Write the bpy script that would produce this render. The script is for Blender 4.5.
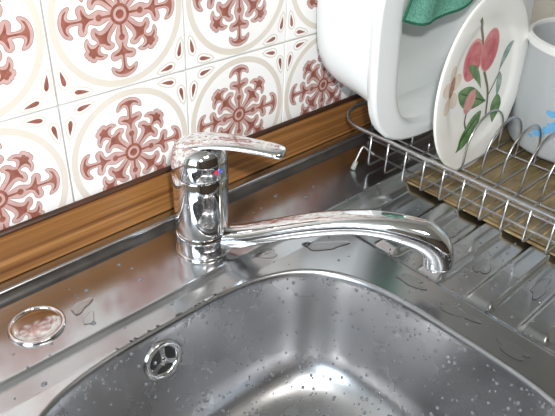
import bpy, bmesh, math, random
from mathutils import Vector, Matrix
import numpy as np
random.seed(7)
for o in list(bpy.data.objects): bpy.data.objects.remove(o)
SC = bpy.context.scene
COL = SC.collection

# ------------------------------------------------------------------ camera
# world: x along the tiled wall, y towards the wall (tile faces at y=0), z up, z=0 top of the sink's back lip
CAM = Vector((-0.23509, -0.54265, 0.42024))
RIGHT = Vector((0.72946368, -0.68303125, 0.03675676))
DOWN = Vector((-0.35676708, -0.42576807, -0.83152799))
FWD = Vector((0.58360946, 0.59345586, -0.55426541))
cd = bpy.data.cameras.new('camera'); cam = bpy.data.objects.new('camera', cd); COL.objects.link(cam)
M = Matrix((RIGHT, -DOWN, -FWD)).transposed().to_4x4(); M.translation = CAM
cam.matrix_world = M
cd.sensor_width = 36; cd.lens = 633.64 / 555 * 36; cd.clip_start = .01
SC.camera = cam
# ------------------------------------------------------------------ world, lights, exposure
W = bpy.data.worlds.new('world'); SC.world = W; W.use_nodes = True
W.node_tree.nodes['Background'].inputs[0].default_value = (.75, .85, 1, 1)
W.node_tree.nodes['Background'].inputs[1].default_value = .3
SC.view_settings.view_transform = 'Standard'; SC.view_settings.look = 'None'
SC.view_settings.gamma = 1; SC.view_settings.use_curve_mapping = False
SC.view_settings.exposure = 0.18
def area(name, loc, target, size, power, color=(1, 1, 1), sy=None):
    l = bpy.data.lights.new(name, 'AREA'); l.energy = power; l.color = color; l.size = size
    if sy: l.shape = 'RECTANGLE'; l.size_y = sy
    o = bpy.data.objects.new(name, l); COL.objects.link(o); o.location = loc
    o.rotation_euler = (Vector(target) - Vector(loc)).to_track_quat('-Z', 'Y').to_euler()
    return o
# the camera's own flash, just above the lens
area('camera_flash', CAM + RIGHT * .035 - DOWN * .075, CAM + FWD * .7, .03, 4.05, (1, .99, .98), .02)
# daylight through the kitchen window in the side wall
area('window_daylight', (-1.86, -1.05, .70), (0, -1.05, .5), 1.2, 34, (.76, .88, 1), 1.3)
# added overhead fill to lift the room's ambient light, no lamp known there
area('added_overhead_fill', (.15, -1.1, 1.42), (.15, -1.1, 0), .45, 4, (1, .95, .88))

# ------------------------------------------------------------------ materials
def srgb(r, g, b):
    f = lambda c: (c / 255 / 12.92) if c / 255 <= .04045 else ((c / 255 + .055) / 1.055) ** 2.4
    return (f(r), f(g), f(b), 1)
def mat(name, col, rough=.5, metal=0, **kw):
    m = bpy.data.materials.new(name); m.use_nodes = True
    b = m.node_tree.nodes['Principled BSDF']
    b.inputs['Base Color'].default_value = col; b.inputs['Roughness'].default_value = rough; b.inputs['Metallic'].default_value = metal
    for k, v in kw.items(): b.inputs[k.replace('_', ' ')].default_value = v
    return m
def N(m, t, **kw):
    n = m.node_tree.nodes.new(t)
    for k, v in kw.items(): setattr(n, k, v)
    return n
def L(m, a, b): m.node_tree.links.new(a, b)
def noise_mat(name, c1, c2, scale, rough=.5, metal=0, stretch=(1, 1, 1), bump=0, detail=4, rvar=0, lo=.35, hi=.65, bscale=None, **kw):
    m = mat(name, c1, rough, metal, **kw); b = m.node_tree.nodes['Principled BSDF']
    tc = N(m, 'ShaderNodeTexCoord'); mp = N(m, 'ShaderNodeMapping'); mp.inputs['Scale'].default_value = stretch
    L(m, tc.outputs['Object'], mp.inputs[0])
    n = N(m, 'ShaderNodeTexNoise'); n.inputs['Scale'].default_value = scale; n.inputs['Detail'].default_value = detail
    L(m, mp.outputs[0], n.inputs['Vector'])
    r = N(m, 'ShaderNodeValToRGB'); r.color_ramp.elements[0].position = lo; r.color_ramp.elements[1].position = hi
    r.color_ramp.elements[0].color = c1; r.color_ramp.elements[1].color = c2
    L(m, n.outputs[0], r.inputs[0]); L(m, r.outputs[0], b.inputs['Base Color'])
    if rvar:
        mr = N(m, 'ShaderNodeMapRange'); mr.inputs[1].default_value = .3; mr.inputs[2].default_value = .7
        mr.inputs[3].default_value = rough; mr.inputs[4].default_value = rough + rvar
        L(m, n.outputs[0], mr.inputs[0]); L(m, mr.outputs[0], b.inputs['Roughness'])
    if bump:
        n2 = N(m, 'ShaderNodeTexNoise'); n2.inputs['Scale'].default_value = bscale or scale; n2.inputs['Detail'].default_value = 3
        L(m, mp.outputs[0], n2.inputs['Vector'])
        bp = N(m, 'ShaderNodeBump'); bp.inputs['Strength'].default_value = bump; bp.inputs['Distance'].default_value = .001
        L(m, n2.outputs[0], bp.inputs['Height']); L(m, bp.outputs[0], b.inputs['Normal'])
    return m
M_TILE = noise_mat('tile_glaze', srgb(250, 249, 246), srgb(243, 241, 238), 12, .12, 0, bump=.05, bscale=60)
M_CREAM = mat('tile_cream_print', srgb(221, 213, 200), .15)
M_OUTL = mat('tile_brown_outline', srgb(150, 112, 100), .15)
M_PINK = noise_mat('tile_pink_print', srgb(206, 174, 168), srgb(194, 157, 150), 90, .15)
M_TERRA = noise_mat('tile_terracotta_print', srgb(138, 82, 70), srgb(163, 106, 92), 110, .15)
M_GROUT = noise_mat('grout', srgb(240, 238, 232), srgb(214, 210, 204), 120, .9)
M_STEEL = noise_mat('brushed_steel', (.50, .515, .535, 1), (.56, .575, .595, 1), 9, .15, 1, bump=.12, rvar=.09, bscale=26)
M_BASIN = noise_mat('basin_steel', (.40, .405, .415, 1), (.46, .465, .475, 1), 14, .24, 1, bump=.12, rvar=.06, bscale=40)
M_CHROME = mat('chrome', (.86, .86, .87, 1), .045, 1)
M_WIRE = mat('rack_wire_steel', (.55, .55, .55, 1), .28, 1)
M_RUBBER = mat('foot_cap_clear', srgb(150, 152, 148), .25)
M_WHITE = noise_mat('white_enamel', srgb(232, 234, 232), srgb(226, 228, 226), 5, .18)
M_PLATE = noise_mat('cream_china', srgb(253, 252, 246), srgb(249, 246, 238), 6, .12)
M_BLACK = mat('dark_gap', srgb(20, 20, 20), .8)
M_WATER = mat('water', (1, 1, 1, 1), 0, 0, IOR=1.36, Transmission_Weight=1)
M_RED = mat('marker_red', srgb(226, 40, 60), .3); M_BLUE = mat('marker_blue', srgb(40, 110, 220), .3)
# oak-look trim
m = M_WOOD = mat('oak_trim', srgb(150, 96, 40), .35); b = m.node_tree.nodes['Principled BSDF']
tc = N(m, 'ShaderNodeTexCoord'); mp = N(m, 'ShaderNodeMapping'); mp.inputs['Scale'].default_value = (1.6, 110, 120)
L(m, tc.outputs['Object'], mp.inputs[0])
n1 = N(m, 'ShaderNodeTexNoise'); n1.inputs['Scale'].default_value = 1.6; n1.inputs['Detail'].default_value = 6; n1.inputs['Distortion'].default_value = .6
L(m, mp.outputs[0], n1.inputs['Vector'])
r = N(m, 'ShaderNodeValToRGB'); cr = r.color_ramp
cr.elements[0].position = .3; cr.elements[0].color = srgb(98, 58, 26); cr.elements[1].position = .72; cr.elements[1].color = srgb(166, 118, 66)
e = cr.elements.new(.5); e.color = srgb(138, 92, 46)
L(m, n1.outputs[0], r.inputs[0]); L(m, r.outputs[0], b.inputs['Base Color'])

# ------------------------------------------------------------------ helpers
def obj(name, bm, m, parent=None, smooth=True, loc=None):
    me = bpy.data.meshes.new(name); bm.normal_update(); bm.to_mesh(me); bm.free()
    for x in (m if isinstance(m, (list, tuple)) else [m]): me.materials.append(x)
    if smooth:
        for p in me.polygons: p.use_smooth = True
    o = bpy.data.objects.new(name, me); COL.objects.link(o)
    if loc: o.location = loc
    if parent: o.parent = parent
    return o
def link(name, me, parent=None, loc=(0, 0, 0)):
    o = bpy.data.objects.new(name, me); COL.objects.link(o); o.location = loc
    if parent: o.parent = parent
    return o
def tag(o, label, cat, group=None, kind=None):
    if label: o['label'] = label
    if cat: o['category'] = cat
    if group: o['group'] = group
    if kind: o['kind'] = kind
    return o
def empty(name, loc=(0, 0, 0)):
    o = bpy.data.objects.new(name, None); COL.objects.link(o); o.location = loc; o.empty_display_size = .02
    return o
def autosmooth(o, deg=35):
    me = o.data
    for p in me.polygons: p.use_smooth = True
    bm = bmesh.new(); bm.from_mesh(me)
    for e in bm.edges:
        if len(e.link_faces) == 2 and e.calc_face_angle(0) > math.radians(deg): e.smooth = False
    bm.to_mesh(me); bm.free()
def add_box(bm, x0, x1, y0, y1, z0, z1, bevel=0, mi=0):
    vs = [bm.verts.new(p) for p in ((x0,y0,z0),(x1,y0,z0),(x1,y1,z0),(x0,y1,z0),(x0,y0,z1),(x1,y0,z1),(x1,y1,z1),(x0,y1,z1))]
    fs = [bm.faces.new([vs[i] for i in f]) for f in ((3,2,1,0),(4,5,6,7),(0,1,5,4),(1,2,6,5),(2,3,7,6),(3,0,4,7))]
    for f in fs: f.material_index = mi
    if bevel:
        es = list({e for f in fs for e in f.edges})
        bmesh.ops.bevel(bm, geom=es, offset=bevel, segments=2, profile=.5, affect='EDGES')
def box(name, x0, x1, y0, y1, z0, z1, m, parent=None, bevel=0):
    bm = bmesh.new(); add_box(bm, x0, x1, y0, y1, z0, z1, bevel); return obj(name, bm, m, parent, smooth=False)
def loft(bm, rings, close=True, cap0=True, cap1=True, mi=0):
    R = [[bm.verts.new(p) for p in r] for r in rings]; n = len(R[0])
    for a, c in zip(R, R[1:]):
        for i in range(n if close else n - 1):
            j = (i + 1) % n
            f = bm.faces.new((a[i], a[j], c[j], c[i])); f.material_index = mi
    if cap0: bm.faces.new(R[0][::-1]).material_index = mi
    if cap1: bm.faces.new(R[-1]).material_index = mi
    return R
def fixn(bm): bmesh.ops.recalc_face_normals(bm, faces=bm.faces)
def lathe(bm, prof, c=(0, 0, 0), n=48, axis='z', mi=0, cap0=True, cap1=True):
    rings = []
    for r, h in prof:
        ring = []
        for i in range(n):
            a = 2 * math.pi * i / n; u, v = r * math.cos(a), r * math.sin(a)
            ring.append({'z': (c[0]+u, c[1]+v, c[2]+h), 'y': (c[0]+u, c[1]+h, c[2]+v), 'x': (c[0]+h, c[1]+u, c[2]+v)}[axis])
        rings.append(ring)
    loft(bm, rings, cap0=cap0, cap1=cap1, mi=mi); fixn(bm)
def smooth_path(pts, per=8, closed=False):
    P = [Vector(p) for p in pts]; out = []; n = len(P)
    for i in range(n if closed else n - 1):
        g = (lambda k: P[k % n]) if closed else (lambda k: P[max(0, min(n - 1, k))])
        p0, p1, p2, p3 = g(i-1), g(i), g(i+1), g(i+2)
        for k in range(per):
            t = k / per
            out.append(.5 * ((2*p1) + (p2-p0)*t + (2*p0-5*p1+4*p2-p3)*t*t + (3*p1-p0-3*p2+p3)*t**3))
    if not closed: out.append(P[-1])
    return out
def tube(bm, pts, r, n=8, closed=False, mi=0):
    P = [Vector(p) for p in pts]; rings = []; m_ = len(P); prev = None
    for i in range(m_):
        if closed: t = P[(i+1) % m_] - P[i-1]
        else: t = P[min(i+1, m_-1)] - P[max(i-1, 0)]
        t.normalize()
        if prev is None:
            a = Vector((0, 0, 1)) if abs(t.z) < .9 else Vector((1, 0, 0)); u = t.cross(a).normalized()
        else: u = (prev - t * prev.dot(t)).normalized()
        prev = u; v = t.cross(u)
        rr = r[i] if isinstance(r, (list, tuple)) else r
        rings.append([P[i] + (u * math.cos(2*math.pi*k/n) + v * math.sin(2*math.pi*k/n)) * rr for k in range(n)])
    if closed: rings.append(rings[0])
    loft(bm, rings, cap0=not closed, cap1=not closed, mi=mi)
    if closed: bmesh.ops.remove_doubles(bm, verts=bm.verts, dist=1e-6)
    fixn(bm)
def wire(name, pts, r, parent, m=None, n=8, closed=False):
    bm = bmesh.new(); tube(bm, pts, r, n, closed); return obj(name, bm, m or M_WIRE, parent)
def sstep(x, a, b):
    t = np.clip((x - a) / (b - a), 0, 1); return t * t * (3 - 2 * t)

# ------------------------------------------------------------------ room shell
def structure(o): o['kind'] = 'structure'; return o
M_WALLP = noise_mat('room_plaster', srgb(224, 218, 204), srgb(216, 210, 196), 3, .9)
M_CEIL = mat('ceiling_paint', srgb(226, 222, 212), .9)
M_FLOOR = noise_mat('floor_lino', srgb(110, 84, 62), srgb(86, 64, 48), 8, .5)
structure(box('wall_back', -1.9, 1.9, .0075, .12, -.9, 1.5, M_GROUT))
WALLB = bpy.data.objects['wall_back']
M_UNITS = noise_mat('dark_room_paint', srgb(96, 80, 64), srgb(84, 70, 56), 3, .8)
structure(box('wall_front', -1.9, 1.9, -2.6, -2.5, -.9, 1.5, M_UNITS))
structure(box('wall_left', -2.0, -1.9, -2.5, .0, -.9, 1.5, M_WALLP))
structure(box('wall_right', 1.9, 2.0, -2.5, .0, -.9, 1.5, M_WALLP))
structure(box('floor', -1.9, 1.9, -2.5, .0, -1.0, -.9, M_FLOOR))
structure(box('ceiling', -1.9, 1.9, -2.5, .0, 1.5, 1.6, M_CEIL))

# ------------------------------------------------------------------ tiles
T = .15
def offset_poly(pts, d):
    n = len(pts); out = []
    A = sum(pts[i][0]*pts[(i+1) % n][1] - pts[(i+1) % n][0]*pts[i][1] for i in range(n))
    sg = 1 if A > 0 else -1
    for i in range(n):
        p0, p1, p2 = Vector(pts[i-1]), Vector(pts[i]), Vector(pts[(i+1) % n])
        e1 = (p1-p0); e2 = (p2-p1)
        n1 = Vector((e1.y, -e1.x)).normalized() * sg; n2 = Vector((e2.y, -e2.x)).normalized() * sg
        nn = n1 + n2
        nn = nn.normalized() if nn.length > 1e-6 else n1
        k = 1 / max(.6, nn.dot(n1)); out.append(tuple(p1 + nn * d * k))
    return out
def sm2(pts, per=5):
    return [(v.x, v.y) for v in smooth_path([(a, b_, 0) for a, b_ in pts], per, True)]
def mirror(half): return half + [(x, -y) for x, y in half[::-1] if abs(y) > 1e-6]
# motif in units of the rosette radius, arm along +u
def arm_shapes():
    card_in = mirror([(.14,.03),(.20,.05),(.27,.075),(.37,.100),(.46,.072),(.51,.055),(.555,.08),(.58,.13),(.59,.18),(.64,.215),(.695,.185),(.70,.125),(.68,.06),(.70,.025)])
    card_end = mirror([(.66,.024),(.80,.030),(.870,.065),(.875,.130),(.825,.220),(.905,.205),(.970,.130),(1.0,.0)])
    d_in = mirror([(.16,.040),(.22,.062),(.31,.066),(.385,.085),(.430,.135),(.425,.200),(.46,.228),(.515,.200),(.545,.145),(.54,.085),(.55,.04),(.58,.0)])
    d_end = mirror([(.55,.022),(.61,.036),(.655,.08),(.66,.145),(.63,.215),(.70,.195),(.74,.145),(.76,.105),(.81,.105),(.84,.065),(.83,.03),(.85,.0)])
    tc_in = mirror([(.45,.010),(.52,.022),(.585,.075),(.635,.175),(.645,.10),(.635,.045),(.66,.018),(.72,.014)])
    tc_end = mirror([(.70,.013),(.84,.020),(.90,.06),(.905,.115),(.865,.185),(.93,.14),(.965,.0)])
    td_in = mirror([(.18,.009),(.32,.016),(.41,.045),(.455,.095),(.46,.170),(.495,.14),(.51,.075),(.535,.035),(.555,.0)])
    td_end = mirror([(.57,.011),(.64,.024),(.69,.065),(.69,.12),(.665,.175),(.715,.14),(.74,.07),(.78,.068),(.80,.03),(.79,.0)])
    return (card_in, card_end, d_in, d_end), (tc_in, tc_end, td_in, td_end)
def tile_mesh():
    bm = bmesh.new(); g = .0009
    add_box(bm, g, T-g, 0, .0085, g, T-g, .0009, 0)
    c = T / 2; R = .0625
    cnt = [0]
    def poly(pts, y, mi, ang=0, sc=R):
        cnt[0] += 1; y -= cnt[0]*4e-7
        ca, sa = math.cos(ang), math.sin(ang)
        vs = [bm.verts.new((c + sc*(u*ca - v*sa), y, c + sc*(u*sa + v*ca))) for u, v in pts]
        f = bm.faces.new(vs); f.material_index = mi
        f.normal_update()
        if f.normal.y > 0: f.normal_flip()
    def circ(r, n=28): return [(r*math.cos(2*math.pi*k/n), r*math.sin(2*math.pi*k/n)) for k in range(n)]
    def ring(r0, r1, y, mi, n=64):
        for k in range(n):
            a0, a1 = 2*math.pi*k/n, 2*math.pi*(k+1)/n
            f = bm.faces.new([bm.verts.new((c+r*math.cos(a), y, c+r*math.sin(a))) for r, a in ((r0,a0),(r1,a0),(r1,a1),(r0,a1))])
            f.material_index = mi; f.normal_update()
            if f.normal.y > 0: f.normal_flip()
    ring(.0655, .0725, -.0001, 1)
    pk, tr = arm_shapes()
    for q in range(8):
        a = q * math.pi / 4; dg = q % 2
        for s in pk[2*dg:2*dg+2]:
            s2 = sm2(s, 4)
            poly(offset_poly(s2, .020), -.00012 - q*1e-6, 2, a); poly(offset_poly(s2, .012), -.00018 - q*1e-6, 3, a)
        for s in tr[2*dg:2*dg+2]: poly(sm2(s, 4), -.00026 - q*1e-6, 4, a)
        if not dg:
            poly([(x+.36, y_) for x, y_ in circ(.052, 18)], -.00028, 4, a)
            poly([(.1,-.022),(.36,-.016),(.36,.016),(.1,.022)], -.00027, 4, a)
    poly(circ(.20), -.00020, 3); poly(circ(.165), -.00030, 4); poly(circ(.115), -.00034, 3); poly(circ(.07), -.00038, 4)
    # corner drops: two in each corner, pale surround
    drop = [(0,0),(.004,.0012),(.009,.0022),(.0135,.0022),(.0160,.0),(.0135,-.0022),(.009,-.0022),(.004,-.0012)]
    for q in range(4):
        for s in (1, -1):
            ang = q*math.pi/2 + math.pi/4 + s*math.radians(8.5)
            # pointed end away from the corner, blunt end near it
            base = Vector((.071*1.0, s*.029)); d = Vector((-.30, -s*0.0)) 
            px, pz = .0645, s*(.0645-.0115)
            # local frame of this corner (corner at 45 deg): edge-hugging drop
            e0 = Vector((math.cos(q*math.pi/2), math.sin(q*math.pi/2))); e1 = Vector((-e0.y, e0.x))
            if s == 1: tip = e0*.0685 + e1*.0415; end = e0*.0655 + e1*.0575
            else: tip = e0*.0415 + e1*.0685; end = e0*.0575 + e1*.0655
            ax = (end - tip).normalized(); nx = Vector((-ax.y, ax.x))
            pts = [tuple(tip + ax*u + nx*v) for u, v in sm2(drop, 3)]
            o_ = offset_poly(pts, .0036)
            poly(o_, -.00010, 1, 0, 1); poly(offset_poly(pts, .0021), -.00014, 0, 0, 1); poly(pts, -.00020, 4, 0, 1)
    me = bpy.data.meshes.new('tile'); bm.to_mesh(me); bm.free()
    for x in (M_TILE, M_CREAM, M_OUTL, M_PINK, M_TERRA): me.materials.append(x)
    return me
TM = tile_mesh()
Z0 = .158
for row in range(-1, 3):
    for i in range(-5, 9):
        link('tile', TM, WALLB, (i*T, 0, Z0 + row*T))

# ------------------------------------------------------------------ oak trim along the foot of the tiles
trim = structure(box('trim_1', -1.2, 1.3, -.0145, -.0006, 0.0006, .0475, M_WOOD, None, .0012))
M_DKBROWN = noise_mat('trim_top_bead', srgb(70, 40, 20), srgb(52, 30, 16), 30, .5)
bm = bmesh.new(); tube(bm, [(-1.2, -.005, .0478), (1.3, -.005, .0478)], .0042, 10)
obj('bead', bm, M_DKBROWN, trim)

M_DKSTRIP = noise_mat('dark_lip_strip', srgb(44, 42, 40), srgb(62, 58, 54), 40, .35)  # dark strip along the foot of the sink's back lip
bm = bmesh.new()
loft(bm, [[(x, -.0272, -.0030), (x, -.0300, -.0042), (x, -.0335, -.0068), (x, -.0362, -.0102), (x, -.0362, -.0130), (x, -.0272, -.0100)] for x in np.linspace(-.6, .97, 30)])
fixn(bm); structure(obj('trim_2', bm, M_DKSTRIP))
# ------------------------------------------------------------------ sink unit
BX, BY, BA, BB, BN = .010, -.350, .203, .200, 3.4
def deck_z(x, y):
    z = np.interp(-y, [0, .0245, .0265, .0278, .0300, .0322, .036, .042, .048, .1235, .1265, .133, .150], [0, 0, -.0006, -.0022, -.0074, -.0096, -.0110, -.0117, -.012, -.0115, -.0128, -.0150, -.0182])
    dr = sstep(x, .256, .266) * sstep(-y, .128, .152)
    z = z - .0065 * dr
    rib = np.zeros_like(y)
    for k in range(6):
        yc = -.211 - .0618*k
        rib = np.maximum(rib, sstep(.0165 - np.abs(y - yc), 0, .0052))
    z = z + .0050 * rib * sstep(x, .266, .278) * (1 - sstep(x, .90, .92))
    fr = sstep(-y, .565, .58)
    z = z * (1 - fr) + (-.004) * fr
    rt = sstep(x, .935, .95); z = z * (1 - rt) - .002 * rt
    return z
sink = empty('sink_unit', (BX, BY, -.19))
tag(sink, 'stainless steel sink with basin, tap ledge and ribbed drainer under the tiled wall', 'sink')
def keep(o, parent):  # parent while keeping world coordinates of the mesh
    o.parent = parent; o.matrix_parent_inverse = Matrix.Translation(-parent.location); return o
xs = np.concatenate([np.arange(-.6, -.21, .012), np.arange(-.21, .31, .0025), np.arange(.312, .92, .012), np.arange(.92, .975, .006)])
ys = -np.concatenate([np.arange(.008, .024, .004), np.arange(.024, .05, .0009), np.arange(.05, .122, .004), np.arange(.122, .154, .0015), np.arange(.155, .56, .0023), np.arange(.56, .60, .003)])
X, Y = np.meshgrid(xs, ys, indexing='ij')
def sd(x, y): # approx signed distance to the superellipse
    u, v = np.abs(x-BX)/BA, np.abs(y-BY)/BB
    f = (u**BN + v**BN)**(1/BN); gx = (u**(BN-1))*np.sign(x-BX)/BA; gy = (v**(BN-1))*np.sign(y-BY)/BB
    k = np.maximum(f, 1e-6)**(1-BN); gx, gy = gx*k, gy*k; g2 = np.maximum(gx*gx+gy*gy, 1e-9)
    return (f-1)/np.sqrt(g2), gx/np.sqrt(g2), gy/np.sqrt(g2)
for it in range(3):
    d, gx, gy = sd(X, Y)
    msk = np.abs(d) < .0019 if it == 0 else msk
    X = np.where(msk, X - gx*d, X); Y = np.where(msk, Y - gy*d, Y)
d, _, _ = sd(X, Y)
Zd = deck_z(X, Y)
inside = (d < -1e-4) & ~msk
nx, ny = X.shape
idx = np.arange(nx*ny).reshape(nx, ny)
ok = ~(inside[:-1,:-1] | inside[1:,:-1] | inside[:-1,1:] | inside[1:,1:])
quads = np.stack([idx[:-1,:-1], idx[:-1,1:], idx[1:,1:], idx[1:,:-1]], -1)[ok]
me = bpy.data.meshes.new('deck')
me.from_pydata(np.stack([X.ravel(), Y.ravel(), Zd.ravel()], -1).tolist(), [], quads.tolist())
bm = bmesh.new(); bm.from_mesh(me); bmesh.ops.delete(bm, geom=[v for v in bm.verts if not v.link_faces], context='VERTS')
fixn(bm)
if sum(f.normal.z for f in bm.faces) < 0: bmesh.ops.reverse_faces(bm, faces=bm.faces)
bpy.data.meshes.remove(me)
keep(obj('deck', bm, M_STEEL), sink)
# basin
def sell(t, a, b_, n):
    c, s = math.cos(t), math.sin(t)
    k = (abs(c)**n + abs(s)**n) ** (-1/n); return a*c*k, b_*s*k
BPROF = [(-.0006, -.0002), (.0006, -.0003), (.0022, -.0012), (.0036, -.0032), (.0046, -.0065), (.0056, -.014), (.0085, -.035), (.0135, -.068), (.0195, -.098), (.0245, -.114), (.032, -.127), (.044, -.138), (.060, -.1445), (.085, -.1478), (.12, -.149), (.165, -.1500)]
NB = 260
def basin_pt(t, din, dz):
    n = BN - max(0, din-.02)*4
    x, y = sell(t, BA-din, BB-din, n); x += BX; y += BY
    x0, y0 = sell(t, BA, BB, BN)
    zr = float(deck_z(np.array(x0+BX), np.array(y0+BY)))
    w = min(1, max(0, -dz/.05)); z = zr*(1-w) + (-.0182)*w + dz
    return Vector((x, y, z))
bm = bmesh.new()
loft(bm, [[basin_pt(2*math.pi*k/NB, a, z) for k in range(NB)] for a, z in BPROF], cap0=False)
fixn(bm)
cz = sum(f.normal.z for f in bm.faces)
if cz < 0: bmesh.ops.reverse_faces(bm, faces=bm.faces)
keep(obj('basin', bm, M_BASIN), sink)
# front skirt of the bench
keep(box('front_edge', -.6, .97, -.600, -.596, -.04, -.003, M_STEEL), sink)
# drain in the basin floor
bm = bmesh.new(); lathe(bm, [(.012,.0015),(.030,.0015),(.036,.003),(.041,.0022),(.0425,0)], (BX, BY, -.1682), 40, cap0=True, cap1=False)
keep(obj('drain', bm, M_CHROME), sink)
# overflow in the back wall
def wall_back_pt(x, z):
    # back wall of the basin at height z (search t, profile)
    best = None
    for k in range(200):
        t = math.pi/2 - .9 + 1.8*k/199
        for j in range(len(BPROF)-1):
            a = basin_pt(t, *BPROF[j]); c_ = basin_pt(t, *BPROF[j+1])
            if min(a.z, c_.z) <= z <= max(a.z, c_.z) and abs(a.z-c_.z) > 1e-6:
                f = (z-a.z)/(c_.z-a.z); p = a.lerp(c_, f)
                if best is None or abs(p.x-x) < abs(best.x-x): best = p
    return best
pc = wall_back_pt(-.0070, -.054)
nrm = (wall_back_pt(-.0145, -.066) - wall_back_pt(-.0145, -.036)); tx = (wall_back_pt(.005, -.05) - wall_back_pt(-.035, -.05)).normalized()
nrm.normalize(); nv = tx.cross(nrm).normalized()
if nv.y > 0: nv = -nv
upv = nv.cross(tx).normalized()
OM = Matrix((tx, upv, nv)).transposed().to_4x4(); OM.translation = pc + nv*.0002
def place(o, mtx): o.matrix_world = mtx; return o
ovf = obj('overflow_ring', (lambda b_: (lathe(b_, [(.0222,-.001),(.0222,.0018),(.0205,.0034),(.0175,.0036),(.0155,.0022),(.0146,-.001),(.0142,-.006)], (0,0,0), 44, cap0=False, cap1=False), b_)[1])(bmesh.new()), M_CHROME)
ovf.data.transform(OM); keep(ovf, sink)
bm = bmesh.new(); lathe(bm, [(.0001,.0004),(.0143,.0004),(.0146,-.002)], (0,0,0), 36, cap0=False, cap1=False)
o = obj('overflow_hole', bm, M_BLACK); o.data.transform(OM); keep(o, sink)
bm = bmesh.new()
for a in (90, 210, 330):
    ca, sa = math.cos(math.radians(a)), math.sin(math.radians(a)); px, py = -sa*.0026, ca*.0026
    rings = [[(r*ca+px*w, r*sa+py*w, .0008), (r*ca+px*w, r*sa+py*w, h), (r*ca-px*w, r*sa-py*w, h), (r*ca-px*w, r*sa-py*w, .0008)] for r, w, h in ((0,1.1,.0028),(.008,.9,.0024),(.0150,1.2,.0020))]
    loft(bm, rings)
lathe(bm, [(.0045,.0008),(.0045,.003),(.0028,.0042),(.0002,.0044)], (0,0,0), 18)
o = obj('overflow_spokes', bm, M_CHROME, smooth=False); autosmooth(o, 40); o.data.transform(OM); keep(o, sink)

# spare tap-hole cover on the ledge
cc = Vector((-.0915, -.0805, -.012))
hc = empty('hole_cover', cc); tag(hc, 'round polished steel cap with a raised ring set in the ledge beside the tap', 'cap')
bm = bmesh.new(); lathe(bm, [(.0265,0),(.0268,.0012),(.0258,.0032),(.0240,.0040),(.0226,.0034),(.0220,.0022)], (0,0,0), 56, cap0=False, cap1=False)
obj('ring', bm, M_CHROME, hc)
M_CAPTOP = noise_mat('cap_steel', (.55,.53,.52,1), (.68,.66,.65,1), 60, .1, 1, bump=.05, bscale=70)
bm = bmesh.new(); lathe(bm, [(.0222,.0022),(.0205,.0028),(.017,.0033),(.011,.0037),(.005,.0039),(.0005,.004)], (0,0,0), 48, cap0=False)
obj('dome', bm, M_CAPTOP, hc)

# ------------------------------------------------------------------ mixer tap
TX, TY, TZ = .1022, -.0836, -.012
PHI = math.radians(-55)
tap = empty('mixer_tap', (TX, TY, TZ)); tag(tap, 'chrome single lever kitchen mixer tap with a long swivel spout', 'tap')
dv = Vector((math.cos(PHI), math.sin(PHI), 0)); lv = Vector((-dv.y, dv.x, 0))
def tp(s, w, z): return dv*s + lv*w + Vector((0, 0, z - TZ))   # tap-local point, z in world height
def lz(prof): return [(r, z-TZ) for r, z in prof]
bm = bmesh.new(); lathe(bm, lz([(.0300,-.012),(.0300,-.0092),(.0292,-.0082),(.0284,-.0080)]), n=64, cap1=False); o = obj('base_ring', bm, M_CHROME, tap); autosmooth(o, 50)
bm = bmesh.new(); lathe(bm, lz([(.0272,-.0082),(.0284,-.0076),(.0286,.0160),(.0280,.0166)]), n=64); o = obj('swivel_collar', bm, M_CHROME, tap); autosmooth(o, 50)
bm = bmesh.new(); lathe(bm, lz([(.0278,.0166),(.0284,.0172),(.0288,.04),(.0291,.0852),(.0286,.0860),(.0270,.0862)]), n=64); o = obj('body', bm, M_CHROME, tap); autosmooth(o, 50)
bm = bmesh.new(); lathe(bm, lz([(.0270,.0862),(.0290,.0878),(.0294,.0890),(.0294,.1010),(.0288,.1065),(.0272,.1115),(.0240,.1160),(.0190,.1195),(.013,.1216),(.007,.1226),(.0004,.1229)]), n=64); o = obj('cartridge_cap', bm, M_CHROME, tap)
# lever: a shell over the cap running out to a rounded tip
def lever_ring(s, zc, w, th, n=28, bow=0.0):
    out = []
    for k in range(n):
        a = 2*math.pi*k/n; c_, s_ = math.cos(a), math.sin(a)
        x = w*math.copysign(abs(c_)**.8, c_); zz = th*math.copysign(abs(s_)**.8, s_)
        out.append(tp(s, x, zc + zz - bow*(x/w)**2))
    return out
LV = [(-.0260,.1128,.0040,.0015,0),(-.0240,.1152,.0085,.0026,.001),(-.019,.1182,.0125,.0034,.002),(-.011,.1212,.0150,.0038,.0024),(.000,.1234,.0165,.0040,.0024),(.012,.1248,.0165,.0040,.0020),(.025,.1254,.0152,.0040,.0014),(.040,.1252,.0138,.0040,.001),(.055,.1242,.0128,.0040,.0008),(.068,.1230,.0126,.0041,.0006),(.078,.1218,.0122,.0042,.0005),(.0845,.1208,.0108,.0040,.0003),(.0872,.1203,.0080,.0032,0),(.0882,.1200,.0036,.0018,0)]
LVs = smooth_path([(a, b_, 0) for a, b_, *_ in LV], 3); LVw = smooth_path([(a, b_, c_) for _, _, a, b_, c_ in LV], 3)
bm = bmesh.new(); loft(bm, [lever_ring(p.x, p.y, q.x, q.y, 32, q.z) for p, q in zip(LVs, LVw)]); fixn(bm)
lever = obj('lever', bm, M_CHROME, tap)
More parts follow.
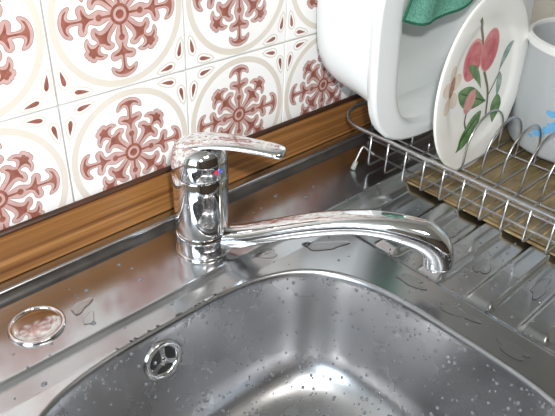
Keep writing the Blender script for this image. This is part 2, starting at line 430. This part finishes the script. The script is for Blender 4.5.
# hot and cold mark on the cap front
for nm, ang, m_ in (('hot_mark', -92.5, M_RED), ('cold_mark', -84.5, M_BLUE)):
    a = math.radians(ang); bm = bmesh.new()
    for k, (r0, h) in enumerate(((0, 0),)):
        rr = .0294; ctr = .0985
        vs = []
        for q in range(16):
            t = 2*math.pi*q/16; da = .0026*math.cos(t)/rr; vs.append(bm.verts.new((rr*1.006*math.cos(a+da), rr*1.006*math.sin(a+da), ctr + .0026*math.sin(t) - TZ)))
        f = bm.faces.new(vs); ex = bmesh.ops.extrude_face_region(bm, geom=[f]); 
        for v in [g for g in ex['geom'] if isinstance(g, bmesh.types.BMVert)]: v.co.x *= .97; v.co.y *= .97
    fixn(bm); obj(nm, bm, m_, tap, smooth=False)
# spout
SP = [(.010,.0040,.0140,.0120),(.040,.0108,.0138,.0116),(.075,.0235,.0138,.0112),(.110,.0368,.0140,.0110),(.145,.0475,.0144,.0110),(.172,.0525,.0150,.0114),(.196,.0532,.0156,.0124),(.216,.0508,.0163,.0138),(.235,.0462,.0168,.0152),(.2470,.0380,.0168,.0160),(.2520,.0280,.0166,.0160),(.2535,.0180,.0164,.0158)]
pc_ = smooth_path([(a, b_, 0) for a, b_, *_ in SP], 5); pw = smooth_path([(a, b_, 0) for _, _, a, b_ in SP], 5)
rings = []
for i, (p, q) in enumerate(zip(pc_, pw)):
    t = pc_[min(i+1, len(pc_)-1)] - pc_[max(i-1, 0)]; t.normalize()
    nn = Vector((-t.y, t.x)); ring = []
    for k in range(32):
        a = 2*math.pi*k/32; e_ = .78
        u = q.x*math.copysign(abs(math.cos(a))**e_, math.cos(a)); v = q.y*math.copysign(abs(math.sin(a))**e_, math.sin(a))
        ring.append(tp(p.x + nn.x*v, u, p.y + nn.y*v))
    rings.append(ring)
# rounded edge at the mouth
def shrink(ring, k, mv):
    c_ = sum((Vector(p) for p in ring), Vector())/len(ring); return [c_ + (Vector(p)-c_)*k + mv for p in ring]
tend = (pc_[-1]-pc_[-2]).normalized(); mv = dv*tend.x + Vector((0,0,tend.y))
rings.append(shrink(rings[-1], .985, mv*.0014)); rings.append(shrink(rings[-2], .93, mv*.0024)); last = rings[-3]
bm = bmesh.new(); loft(bm, rings); fixn(bm); spout = obj('spout', bm, M_CHROME, tap); autosmooth(spout, 60)
bm = bmesh.new(); loft(bm, [shrink(last, .80, mv*.003), shrink(last, .80, mv*.0055), shrink(last, .72, mv*.0060), shrink(last, .70, mv*.004)]); fixn(bm)
o = obj('aerator', bm, M_CHROME, spout); autosmooth(o, 40)

# ------------------------------------------------------------------ drip tray under the rack
m = M_TRAY = mat('olive_plastic', srgb(128, 112, 78), .3); b = m.node_tree.nodes['Principled BSDF']
tc = N(m, 'ShaderNodeTexCoord'); mp = N(m, 'ShaderNodeMapping'); mp.inputs['Scale'].default_value = (14, 30, 30)
L(m, tc.outputs['Object'], mp.inputs[0])
n1 = N(m, 'ShaderNodeTexNoise'); n1.inputs['Scale'].default_value = 2; n1.inputs['Detail'].default_value = 3; L(m, mp.outputs[0], n1.inputs['Vector'])
r = N(m, 'ShaderNodeValToRGB'); r.color_ramp.elements[0].position = .3; r.color_ramp.elements[1].position = .7
r.color_ramp.elements[0].color = srgb(104, 88, 58); r.color_ramp.elements[1].color = srgb(150, 132, 96)
L(m, n1.outputs[0], r.inputs[0]); L(m, r.outputs[0], b.inputs['Base Color'])
tray = empty('drip_tray', (.6, -.25, -.0195)); tag(tray, 'olive brown plastic drip tray with fine ribs lying under the wire dish rack', 'tray')
bm = bmesh.new(); add_box(bm, .404, .80, -.445, -.055, -.0194, -.0164, .001)
o = keep(obj('tray_base', bm, M_TRAY, smooth=False), tray)
M_TRAYEDGE = noise_mat('tray_edge_tan', srgb(140, 104, 62), srgb(118, 84, 46), 25, .35)
bm = bmesh.new(); tube(bm, [(.407,-.058,-.0166),(.407,-.442,-.0166),(.797,-.442,-.0166),(.797,-.058,-.0166)], .0030, 8, True)
keep(obj('tray_rim', bm, M_TRAYEDGE), tray)
rb = bmesh.new(); tube(rb, [(-.185,0,0),(.185,0,0)], .0013, 6); rme = bpy.data.meshes.new('rib'); rb.to_mesh(rme); rb.free(); rme.materials.append(M_TRAY)
for p_ in rme.polygons: p_.use_smooth = True
for k in range(24): keep(link('rib', rme, None, (.602, -.072 - .0157*k, -.0163)), tray)

# ------------------------------------------------------------------ wire dish rack
RX0, RX1, RY0, RY1, ZB, ZT = .378, .815, -.432, -.019, -.004, .043
rack = empty('dish_rack', (.596, -.225, -.0185)); tag(rack, 'steel wire dish rack with plate hoops standing on the drainer', 'dish rack')
def rrect(x0, x1, y0, y1, r, z, n=8):
    out = []
    for cx, cy, a0 in ((x1-r, y1-r, 0), (x0+r, y1-r, 90), (x0+r, y0+r, 180), (x1-r, y0+r, 270)):
        for k in range(n+1):
            a = math.radians(a0 + 90*k/n); out.append((cx+r*math.cos(a), cy+r*math.sin(a), z))
    return out
def kwire(name, pts, r, closed=False, n=8, m=None): return keep(wire(name, pts, r, None, m, n, closed), rack)
kwire('top_rail', rrect(RX0, RX1, RY0, RY1, .052, ZT), .0027, True, 10)
def open_rail(inset, z):
    q = rrect(RX0+inset, RX1-inset, RY0+inset, RY1-inset, .05, z); k = 18
    return [(RX0+inset, -.086, z)] + q[k:] + q[:9] + [(RX0+.09, RY1-inset, z)]
kwire('lower_rail', open_rail(.0005, ZT-.0075), .0014)
kwire('middle_rail', open_rail(.0028, .0135), .0015)
def u_wire(x0, x1, y):
    r_ = .005; a = [(x0, y, ZT-.002), (x0, y, ZB+r_), (x0+.0015, y, ZB+.0015), (x0+r_, y, ZB)]
    return a + [(x1-r_, y, ZB), (x1-.0015, y, ZB+.0015), (x1, y, ZB+r_), (x1, y, ZT-.002)]
YW = [-.0915 - .0286*i for i in range(0, 11)]
bm = bmesh.new(); tube(bm, u_wire(RX0-.001, RX1+.001, 0), .0014, 8); ume = bpy.data.meshes.new('floor_wire'); bm.to_mesh(ume); bm.free(); ume.materials.append(M_WIRE)
for p_ in ume.polygons: p_.use_smooth = True
for y in YW: keep(link('floor_wire', ume, None, (0, y, 0)), rack)
bm = bmesh.new()
tube(bm, [(0, p[0]*1.0, p[2]) for p in u_wire(RY0-.001, RY1+.001, 0)], .0015, 8); cme = bpy.data.meshes.new('cross_wire'); bm.to_mesh(cme); bm.free(); cme.materials.append(M_WIRE)
for p_ in cme.polygons: p_.use_smooth = True
for x in (.4735, .5635, .655, .745): keep(link('cross_wire', cme, None, (x, 0, -.0025)), rack)
hp = [(-.0460,0,ZB-.001)] + [(-.0460,0,ZB+.012)] + [(.0460*math.cos(math.radians(a))*-1, 0, ZB+.0245+.0460*math.sin(math.radians(a))) for a in range(0, 181, 10)] + [(.0460,0,ZB+.012),(.0460,0,ZB-.001)]
bm = bmesh.new(); tube(bm, hp, .0015, 8); hme = bpy.data.meshes.new('plate_hoop'); bm.to_mesh(hme); bm.free(); hme.materials.append(M_WIRE)
for p_ in hme.polygons: p_.use_smooth = True
for i, y in enumerate(YW):
    if 3 <= i <= 9: keep(link('plate_hoop', hme, None, (.5185, y-.0010, 0)), rack)
for x, y in ((.4735, YW[0]), (.4735, YW[1]), (.4735, YW[2])):
    kwire('plate_prong', [(x, y-.001, ZB-.001), (x, y-.001, .010)], .0015)
# legs with clear caps
for sx, sy, bx, by in ((RX0+.001, -.098, .3625, -.0775), (RX0+.001, -.40, .3625, -.41), (RX1-.001, -.098, .8305, -.0775), (RX1-.001, -.40, .8305, -.41)):
    zf = float(deck_z(np.array(bx), np.array(by)))
    top = (sx, by - math.copysign(.001, -by), .0185); pth = smooth_path([(sx, sy, .0150), (sx, (sy+by)/2, .0172), top, (sx + (bx-sx)*.35, by, .0105), (bx, by, zf+.004)], 5)
    lg = kwire('leg', pth, .0015)
    d_ = (Vector(pth[-1]) - Vector(pth[-4])).normalized()
    bm = bmesh.new(); e_ = Vector((bx, by, zf+.0008)); tube(bm, [e_ - d_*.0125, e_ - d_*.0115, e_ - d_*.001, e_], [.0026, .0033, .0036, .0030], 12)
    c_ = obj('leg_cap', bm, M_RUBBER); c_.parent = lg

# ------------------------------------------------------------------ white casserole dish on its side against the tiles
pot = empty('casserole_dish', (.53, -.07, 0)); tag(pot, 'deep white rounded casserole dish tipped on its side against the tiles in the rack', 'dish')
LEAN = math.tan(math.radians(4))
def pot_ring(y, hw, hh, n, xc=.530, zc=.156, cnt=72):
    out = []
    for k in range(cnt):
        x, z = sell(2*math.pi*k/cnt, hw, hh, n); zz = z + zc; out.append((xc + x, y + zz*LEAN, zz))
    return out
PO = [(-.020,.130,.074,2.6,.502,.190),(-.021,.148,.088,2.7,.502,.189),(-.026,.163,.099,2.7,.502,.188),(-.036,.173,.106,2.8,.502,.187),(-.052,.177,.109,2.9,.504,.186),(-.068,.178,.111,3.0,.508,.184),(-.082,.179,.113,3.1,.514,.181),(-.095,.180,.114,3.3,.520,.176),(-.104,.181,.117,3.4,.526,.169),(-.1065,.1835,.1235,3.6,.529,.161),(-.1080,.1860,.1285,3.7,.530,.157),(-.1165,.1870,.1300,3.7,.530,.156),(-.1190,.1860,.1290,3.7,.530,.156),(-.1202,.1830,.1265,3.7,.530,.156)]
PI_ = [(-.1202,.1830,.1265,3.7),(-.1206,.165,.1205,3.8),(-.1206,.150,.1165,3.9),(-.1200,.1430,.1140,4.0),(-.117,.1390,.1118,4.0),(-.090,.1370,.1090,4.0,.530,.158),(-.075,.1350,.1000,3.8,.524,.172),(-.050,.1340,.0970,3.6,.520,.180),(-.040,.122,.084,3.4,.516,.184),(-.036,.095,.060,3.2,.512,.186)]
bm = bmesh.new(); loft(bm, [pot_ring(*p) for p in PO], cap0=True, cap1=False); fixn(bm)
o = keep(obj('outer_wall', bm, M_WHITE), pot); autosmooth(o, 50)
bm = bmesh.new(); loft(bm, [pot_ring(*p) for p in PI_], cap0=False, cap1=True); fixn(bm)
M_POTIN = noise_mat('white_glaze_inside', srgb(230, 232, 231), srgb(224, 227, 226), 5, .25)
o = obj('inner_wall', bm, M_POTIN); o.data.update()
bm = bmesh.new(); bm.from_mesh(o.data); 
if sum((f.normal.y) for f in bm.faces) > 0: bmesh.ops.reverse_faces(bm, faces=bm.faces)
bm.to_mesh(o.data); bm.free(); keep(o, pot)

# ------------------------------------------------------------------ green cloth hanging over the dish
M_CLOTH = noise_mat('green_cloth', srgb(112, 184, 164), srgb(156, 216, 196), 420, .9, bump=.6, detail=2)
M_HEM = mat('green_hem', srgb(22, 96, 70), .85)
cloth = empty('dish_cloth', (.47, -.115, .2)); tag(cloth, 'green dish cloth with dark hem hanging over the casserole dish opening', 'cloth')
nu, nv = 26, 22
bot = smooth_path([(.378,0,.1990),(.405,0,.1905),(.436,0,.1885),(.478,0,.1925),(.521,0,.2005),(.575,0,.219)], 6)
bot = [bot[int(round(i*(len(bot)-1)/(nu-1)))] for i in range(nu)]
def cloth_pt(i, j):
    b0 = bot[i]; t = j/(nv-1); ln = i/(nu-1)
    ztop = .2885; fold = .0032*math.sin(ln*15+.6)*(1-.5*t)
    yf = lambda z: -.1265 + z*LEAN
    if t < .72:
        k = t/.72; z = b0.z + (ztop - b0.z)*k
        x = b0.x + (.028 + .02*(1-ln))*k
        return Vector((x, yf(z) - .003 + fold, z))
    k = (t-.72)/.28; a = k*math.pi*.55
    return Vector((b0.x + .028 + .02*(1-ln), yf(ztop) - .003 + .012*(1-math.cos(a)) + .03*max(0,k-.45), ztop + .0075*math.sin(min(a, math.pi/2)*1.0)))
bm = bmesh.new(); G = [[bm.verts.new(cloth_pt(i, j)) for j in range(nv)] for i in range(nu)]
for i in range(nu-1):
    for j in range(nv-1): bm.faces.new((G[i][j], G[i+1][j], G[i+1][j+1], G[i][j+1]))
bmesh.ops.solidify(bm, geom=bm.faces[:], thickness=.0012); fixn(bm)
keep(obj('cloth_sheet', bm, M_CLOTH), cloth)
kb = [cloth_pt(0, j) for j in range(nv-1, 0, -1)] + [cloth_pt(i, 0) for i in range(nu)] + [cloth_pt(nu-1, j) for j in range(1, nv)]
keep(wire('hem', kb, .0016, None, M_HEM, 6), cloth)

# ------------------------------------------------------------------ plate with painted fruit
PC, PR, PYAW, PLEAN = Vector((.5065, -.1665, .1054)), .1195, .0537, .0738
e1 = Vector((math.cos(PYAW), math.sin(PYAW), 0)); hh_ = Vector((-math.sin(PYAW), math.cos(PYAW), 0)); e2 = Vector((0,0,1))*math.cos(PLEAN) + hh_*math.sin(PLEAN); e3 = e1.cross(e2)
PM = Matrix((e1, e2, e3)).transposed().to_4x4()   # local z points at the viewer side when flipped below
if e3.y > 0: PM = Matrix((e1, e2, -e3)).transposed().to_4x4()
plate = empty('dinner_plate', (PC.x, PC.y, PC.z - PR)); tag(plate, 'cream china dinner plate painted with pink peaches and green leaves, upright in the rack', 'plate')
# profile of the front face: height towards the viewer as function of radius
FP = [(0,-.0048),(.045,-.0048),(.076,-.0045),(.083,-.0038),(.088,-.0022),(.094,-.0014),(.108,-.0004),(.1165,.0000)]
def front_h(r): return float(np.interp(r, [a for a, _ in FP], [b_ for _, b_ in FP]))
prof = [(.0004,-.0048)] + FP[1:] + [(.1187,-.0003),(.1195,-.0018),(.1185,-.0036),(.108,-.0048),(.092,-.0062),(.084,-.0078),(.076,-.0105),(.070,-.0108),(.067,-.0095),(.0004,-.0095)]
PMW = PM.copy(); PMW.translation = PC
bm = bmesh.new(); lathe(bm, prof, (0,0,0), 96); o = obj('plate_body', bm, M_PLATE); o.data.transform(PMW); keep(o, plate)
def decal(name, pts, m, lift=.0004, per=4, smooth=True):
    pts = sm2(pts, per) if smooth else pts
    bm = bmesh.new(); f = bm.faces.new([bm.verts.new((x, y, 0)) for x, y in pts]); bmesh.ops.triangulate(bm, faces=[f])
    for _ in range(2): bmesh.ops.subdivide_edges(bm, edges=[e for e in bm.edges if e.calc_length() > .006], cuts=1, use_grid_fill=True)
    for v in bm.verts: v.co.z = front_h(math.hypot(v.co.x, v.co.y)) + lift
    bm.normal_update()
    for f in bm.faces:
        if f.normal.z < 0: f.normal_flip()
    o = obj(name, bm, m); o.data.transform(PMW); return keep(o, plate)
def ell(cx, cy, a, b_, rot, n=14):
    c_, s_ = math.cos(rot), math.sin(rot)
    return [(cx + a*math.cos(t)*c_ - b_*math.sin(t)*s_, cy + a*math.cos(t)*s_ + b_*math.sin(t)*c_) for t in [2*math.pi*k/n for k in range(n)]]
def leaf(p0, p1, w, bend=0, k0=.5):
    p0, p1 = Vector(p0), Vector(p1); d_ = p1-p0; n_ = Vector((-d_.y, d_.x)).normalized()
    f = lambda t, s: tuple(p0 + d_*t + n_*(bend*4*t*(1-t) + s*w*math.sin(math.pi*t**(.75))))
    return [f(0,0)] + [f(t,1) for t in (.15,.35,.55,.75,.9)] + [f(1,0)] + [f(t,-1) for t in (.9,.75,.55,.35,.15)]
def strip(pts, w):
    P = smooth_path([(x, y, 0) for x, y in pts], 5); lft, rgt = [], []
    for i, p in enumerate(P):
        t = (P[min(i+1,len(P)-1)] - P[max(i-1,0)]).normalized(); n_ = Vector((-t.y, t.x, 0))*w
        lft.append((p.x+n_.x, p.y+n_.y)); rgt.append((p.x-n_.x, p.y-n_.y))
    return lft + rgt[::-1]
M_PEACH = noise_mat('peach_paint', srgb(196, 82, 92), srgb(218, 128, 128), 60, .15)
M_PEACH2 = noise_mat('peach_edge_paint', srgb(228, 170, 160), srgb(216, 140, 136), 60, .15)
M_LEAF = noise_mat('leaf_paint', srgb(74, 116, 60), srgb(122, 154, 96), 80, .15)
M_LEAFD = mat('leaf_vein_paint', srgb(48, 84, 44), .15)
M_BLUEL = noise_mat('grey_leaf_paint', srgb(120, 146, 142), srgb(168, 186, 178), 70, .15)
M_STEM = mat('stem_paint', srgb(116, 104, 76), .15)
M_BLOS = noise_mat('blossom_paint', srgb(236, 222, 200), srgb(228, 205, 186), 60, .15)
M_BLOSC = noise_mat('blossom_heart_paint', srgb(160, 108, 70), srgb(196, 140, 104), 300, .15, detail=1)
M_PINKF = noise_mat('pink_bud_paint', srgb(222, 168, 160), srgb(206, 140, 136), 120, .15)
decal('painted_stem', strip([(-.036,.091),(-.026,.078),(-.018,.064),(-.013,.048)], .0028), M_STEM, .0003, smooth=False)
decal('painted_peach', ell(-.0345,.0385,.0270,.0235,1.35), M_PEACH2, .0003)
decal('painted_peach', ell(-.0350,.0370,.0248,.0205,1.35), M_PEACH, .0004)
decal('painted_peach', ell(.0072,.0425,.0280,.0230,1.40), M_PEACH2, .0005)
decal('painted_peach', ell(.0075,.0425,.0260,.0208,1.40), M_PEACH, .0006)
decal('painted_leaf', leaf((-.046,.034),(-.003,-.006),.0065,.005), M_LEAF, .0008)
decal('painted_leaf', leaf((.073,.041),(.044,.004),.0072,-.004), M_BLUEL, .0004)
decal('painted_leaf', leaf((.046,.004),(.049,-.035),.0075,.003), M_BLUEL, .0003)
decal('painted_stem', strip([(.000,.016),(.016,-.009),(.022,-.027),(.0245,-.052)], .0025), M_STEM, .0005, smooth=False)
decal('painted_stem', strip([(.022,-.023),(.034,-.011),(.046,.004)], .0014), M_STEM, .0005, smooth=False)
decal('painted_leaf', leaf((-.062,.002),(.018,-.030),.0150,-.002), M_LEAF, .0004)
decal('painted_bud', ell(-.0285,-.018,.0165,.0130,.9), M_PINKF, .0007)
decal('painted_bud', ell(-.0220,-.014,.012,.005,1.3), M_PEACH2, .0009)
decal('painted_stem', strip([(-.032,-.031),(-.034,-.045),(-.028,-.057)], .0019), M_STEM, .0003, smooth=False)
decal('painted_leaf', leaf((.050,-.029),(.046,-.070),.0150,.002), M_LEAF, .0005)
decal('painted_leaf', leaf((.009,-.042),(-.055,-.081),.0145,.004), M_LEAF, .0006)
decal('painted_vein', strip([(.004,-.046),(-.022,-.059),(-.050,-.078)], .0010), M_LEAFD, .0008, smooth=False)
decal('painted_vein', strip([(-.054,.0),(-.028,-.011),(.010,-.027)], .0010), M_LEAFD, .0006, smooth=False)
for k in range(5):
    a = 2*math.pi*k/5+.4; decal('painted_petal', ell(-.083+.0135*math.cos(a), .012+.020*math.sin(a), .0125, .0095, a), M_BLOS, .0003+.0001*k)
decal('painted_blossom_heart', ell(-.0835,.0165,.0135,.0080,1.35), M_BLOSC, .0010)

# ------------------------------------------------------------------ translucent tub behind the hoops
M_TUB = mat('frosted_plastic', srgb(212, 215, 216), .4, 0, Transmission_Weight=.35, IOR=1.2)
M_TUBRIM = mat('white_plastic', srgb(232, 232, 228), .35)
M_BLUEPR = mat('blue_print', srgb(104, 172, 216), .4)
TC = (.672, -.240); tz0 = -.0024
tub = empty('plastic_tub', (TC[0], TC[1], tz0)); tag(tub, 'cloudy translucent plastic tub with blue splash print and white rim, behind the plate hoops', 'tub')
TH = .150
bm = bmesh.new(); lathe(bm, [(.0002,0),(.088,0),(.093,.0015),(.0955,.006),(.0965,TH-.004),(.0965,TH),(.0950,TH),(.0948,.008),(.090,.004),(.0002,.003)], (0,0,0), 72)
o = obj('tub_wall', bm, M_TUB, tub); autosmooth(o, 50)
bm = bmesh.new(); lathe(bm, [(.0945,TH-.001),(.0945,TH+.004),(.0965,TH+.0055),(.1005,TH+.004),(.1005,TH-.006),(.0970,TH-.006)], (0,0,0), 72, cap0=False, cap1=False)
o = obj('tub_rim', bm, M_TUBRIM, tub); autosmooth(o, 50)
rnd = random.Random(4)
for ang, z, s in ((178,.069,.006),(171,.036,.0065),(177,.045,.005),(184,.054,.010),(164,.028,.003),(190,.085,.012),(200,.045,.011),(208,.098,.009),(222,.07,.010),(215,.12,.006)):
    pts = []
    for k in range(14):
        t = 2*math.pi*k/14; rr = s*(.75+.5*rnd.random()); pts.append((rr*math.cos(t)*1.3, rr*math.sin(t)*.8))
    bm = bmesh.new(); vs = []
    for u, v in sm2(pts, 3):
        a = math.radians(ang) + u/.0968; vs.append(bm.verts.new((.0970*math.cos(a), .0970*math.sin(a), z+v)))
    bm.faces.new(vs); fixn(bm); obj('blue_splash', bm, M_BLUEPR, tub)

# ------------------------------------------------------------------ cream storage box far behind on the drainer
M_CARD = noise_mat('cream_card', srgb(226, 220, 204), srgb(214, 208, 192), 20, .6)
M_BRN = noise_mat('brown_lid', srgb(74, 48, 34), srgb(58, 36, 26), 30, .45)
bxo = empty('storage_box', (.93, -.075, -.02)); tag(bxo, 'cream storage box with dark brown lid standing beyond the tub', 'box')
bm = bmesh.new(); add_box(bm, .880, .920, -.100, -.030, -.0195, .130, .004); keep(obj('box_body', bm, M_CARD, smooth=False), bxo)
bm = bmesh.new(); add_box(bm, .877, .923, -.103, -.027, .130, .155, .004); keep(obj('box_lid', bm, M_BRN, smooth=False), bxo)

# ------------------------------------------------------------------ water
def droplet(bm, p, n, r, flat):
    n = n.normalized(); a = Vector((0,0,1)) if abs(n.z) < .9 else Vector((1,0,0)); u = n.cross(a).normalized(); v = n.cross(u)
    el = 1 + .35*random.random(); rings = []
    for h, k in ((-.05,1.0),(.35,.93),(.72,.66),(.93,.34)):
        rings.append([p + n*(h*r*flat) + (u*math.cos(t) + v*math.sin(t)*el)*(k*r) for t in [2*math.pi*q/8 for q in range(8)]])
    loft(bm, rings)
bm = bmesh.new()
def on_basin(t, s):
    # s 0..1 down the profile length
    j = 4 + s*(len(BPROF)-6); i0 = int(j); f = j-i0
    q = lambda tt, ii: basin_pt(tt, *BPROF[ii])
    p = q(t, i0).lerp(q(t, i0+1), f)
    du = q(t+.01, i0) - q(t-.01, i0); dn = q(t, i0+1) - q(t, i0); n_ = du.cross(dn)
    c_ = Vector((BX, BY, -.02)) - p
    if n_.dot(c_) < 0: n_ = -n_
    return p, n_
rr = random.Random(11); random.seed(3)
for k in range(760):
    t = math.radians(rr.uniform(-35, 150)); s = rr.random()**1.1
    p, n_ = on_basin(t, s*.9); droplet(bm, p, n_, rr.choice((.0009,.0010,.0012,.0014,.0017,.0021)), .9)
for k in range(150):
    x, y = rr.uniform(-.16, .34), rr.uniform(-.36, -.05)
    if float(sd(np.array(x), np.array(y))[0]) < .004 or math.hypot(x-TX, y-TY) < .033: continue
    droplet(bm, Vector((x, y, float(deck_z(np.array(x), np.array(y))))), Vector((0,0,1)), rr.choice((.0008,.0011,.0015,.0022)), .7)
for k in range(110):
    x, y = rr.uniform(.22, .40), rr.uniform(-.45, -.16)
    if float(sd(np.array(x), np.array(y))[0]) < .004: continue
    droplet(bm, Vector((x, y, float(deck_z(np.array(x), np.array(y))))), Vector((0,0,1)), rr.choice((.0008,.0012,.0016)), .6)
fixn(bm)
M_DROP = mat('water_drop_dark_tint', (.30, .31, .33, 1), .03, 0, IOR=1.5, Transmission_Weight=.55)  # grey body colour stands in for the dark refraction in clear drops
wd = obj('water_droplets', bm, M_DROP); tag(wd, 'small water droplets scattered over the steel basin and ledge', 'water', None, 'stuff')
PUD = [((-.047,-.083,.011,.008,.3),'rounded water puddle with a thin trail on the tap ledge'),
       ((-.050,-.104,.009,.005,.5),'small water puddle on the ledge near its front edge'),
       ((.215,-.165,.022,.011,-.6),'water puddle on the corner of the sink rim below the spout'),
       ((.240,-.270,.018,.008,-1.3),'long water puddle between basin rim and drainer'),
       ((.236,-.330,.020,.007,-1.5),'narrow water puddle along the basin rim by the drainer edge'),
       ((.232,-.395,.018,.008,-1.5),'water puddle on the rim strip nearest the viewer'),
       ((.345,-.3655,.020,.0075,.05),'irregular water puddle on the drainer flat between two ribs'),
       ((.350,-.242,.016,.0075,.05),'water puddle on the drainer flat behind the spout end'),
       ((.330,-.3035,.018,.0075,.08),'water puddle on the drainer flat beside the rack wires'),
       ((.150,-.135,.016,.006,-.5),'thin water puddle below the spout root on the ledge edge')]
for (x, y, a, b_, rot), lab in PUD:
    rd = random.Random(int(1e4*abs(x*y)))
    ph = [rd.uniform(0, 6.28) for _ in range(4)]; n_ = 40
    base = []
    for k in range(n_):
        t = 2*math.pi*k/n_; q = 1 + .22*math.sin(2*t+ph[0]) + .16*math.sin(3*t+ph[1]) + .09*math.sin(5*t+ph[2])
        u, v = a*q*math.cos(t), b_*q*math.sin(t); base.append((u*math.cos(rot)-v*math.sin(rot), u*math.sin(rot)+v*math.cos(rot)))
    bm = bmesh.new(); rings = []
    for kf, h in ((1,-.0001),(.96,.0003),(.88,.0005),(.75,.0006),(.4,.0006)):
        ring = []
        for u, v in base:
            px, py = x+u*kf, y+v*kf; ring.append((px, py, float(deck_z(np.array(px), np.array(py))) + h))
        rings.append(ring)
    loft(bm, rings); fixn(bm)
    o = obj('water_puddle', bm, M_WATER); tag(o, lab, 'water', 'water puddles on the steel')
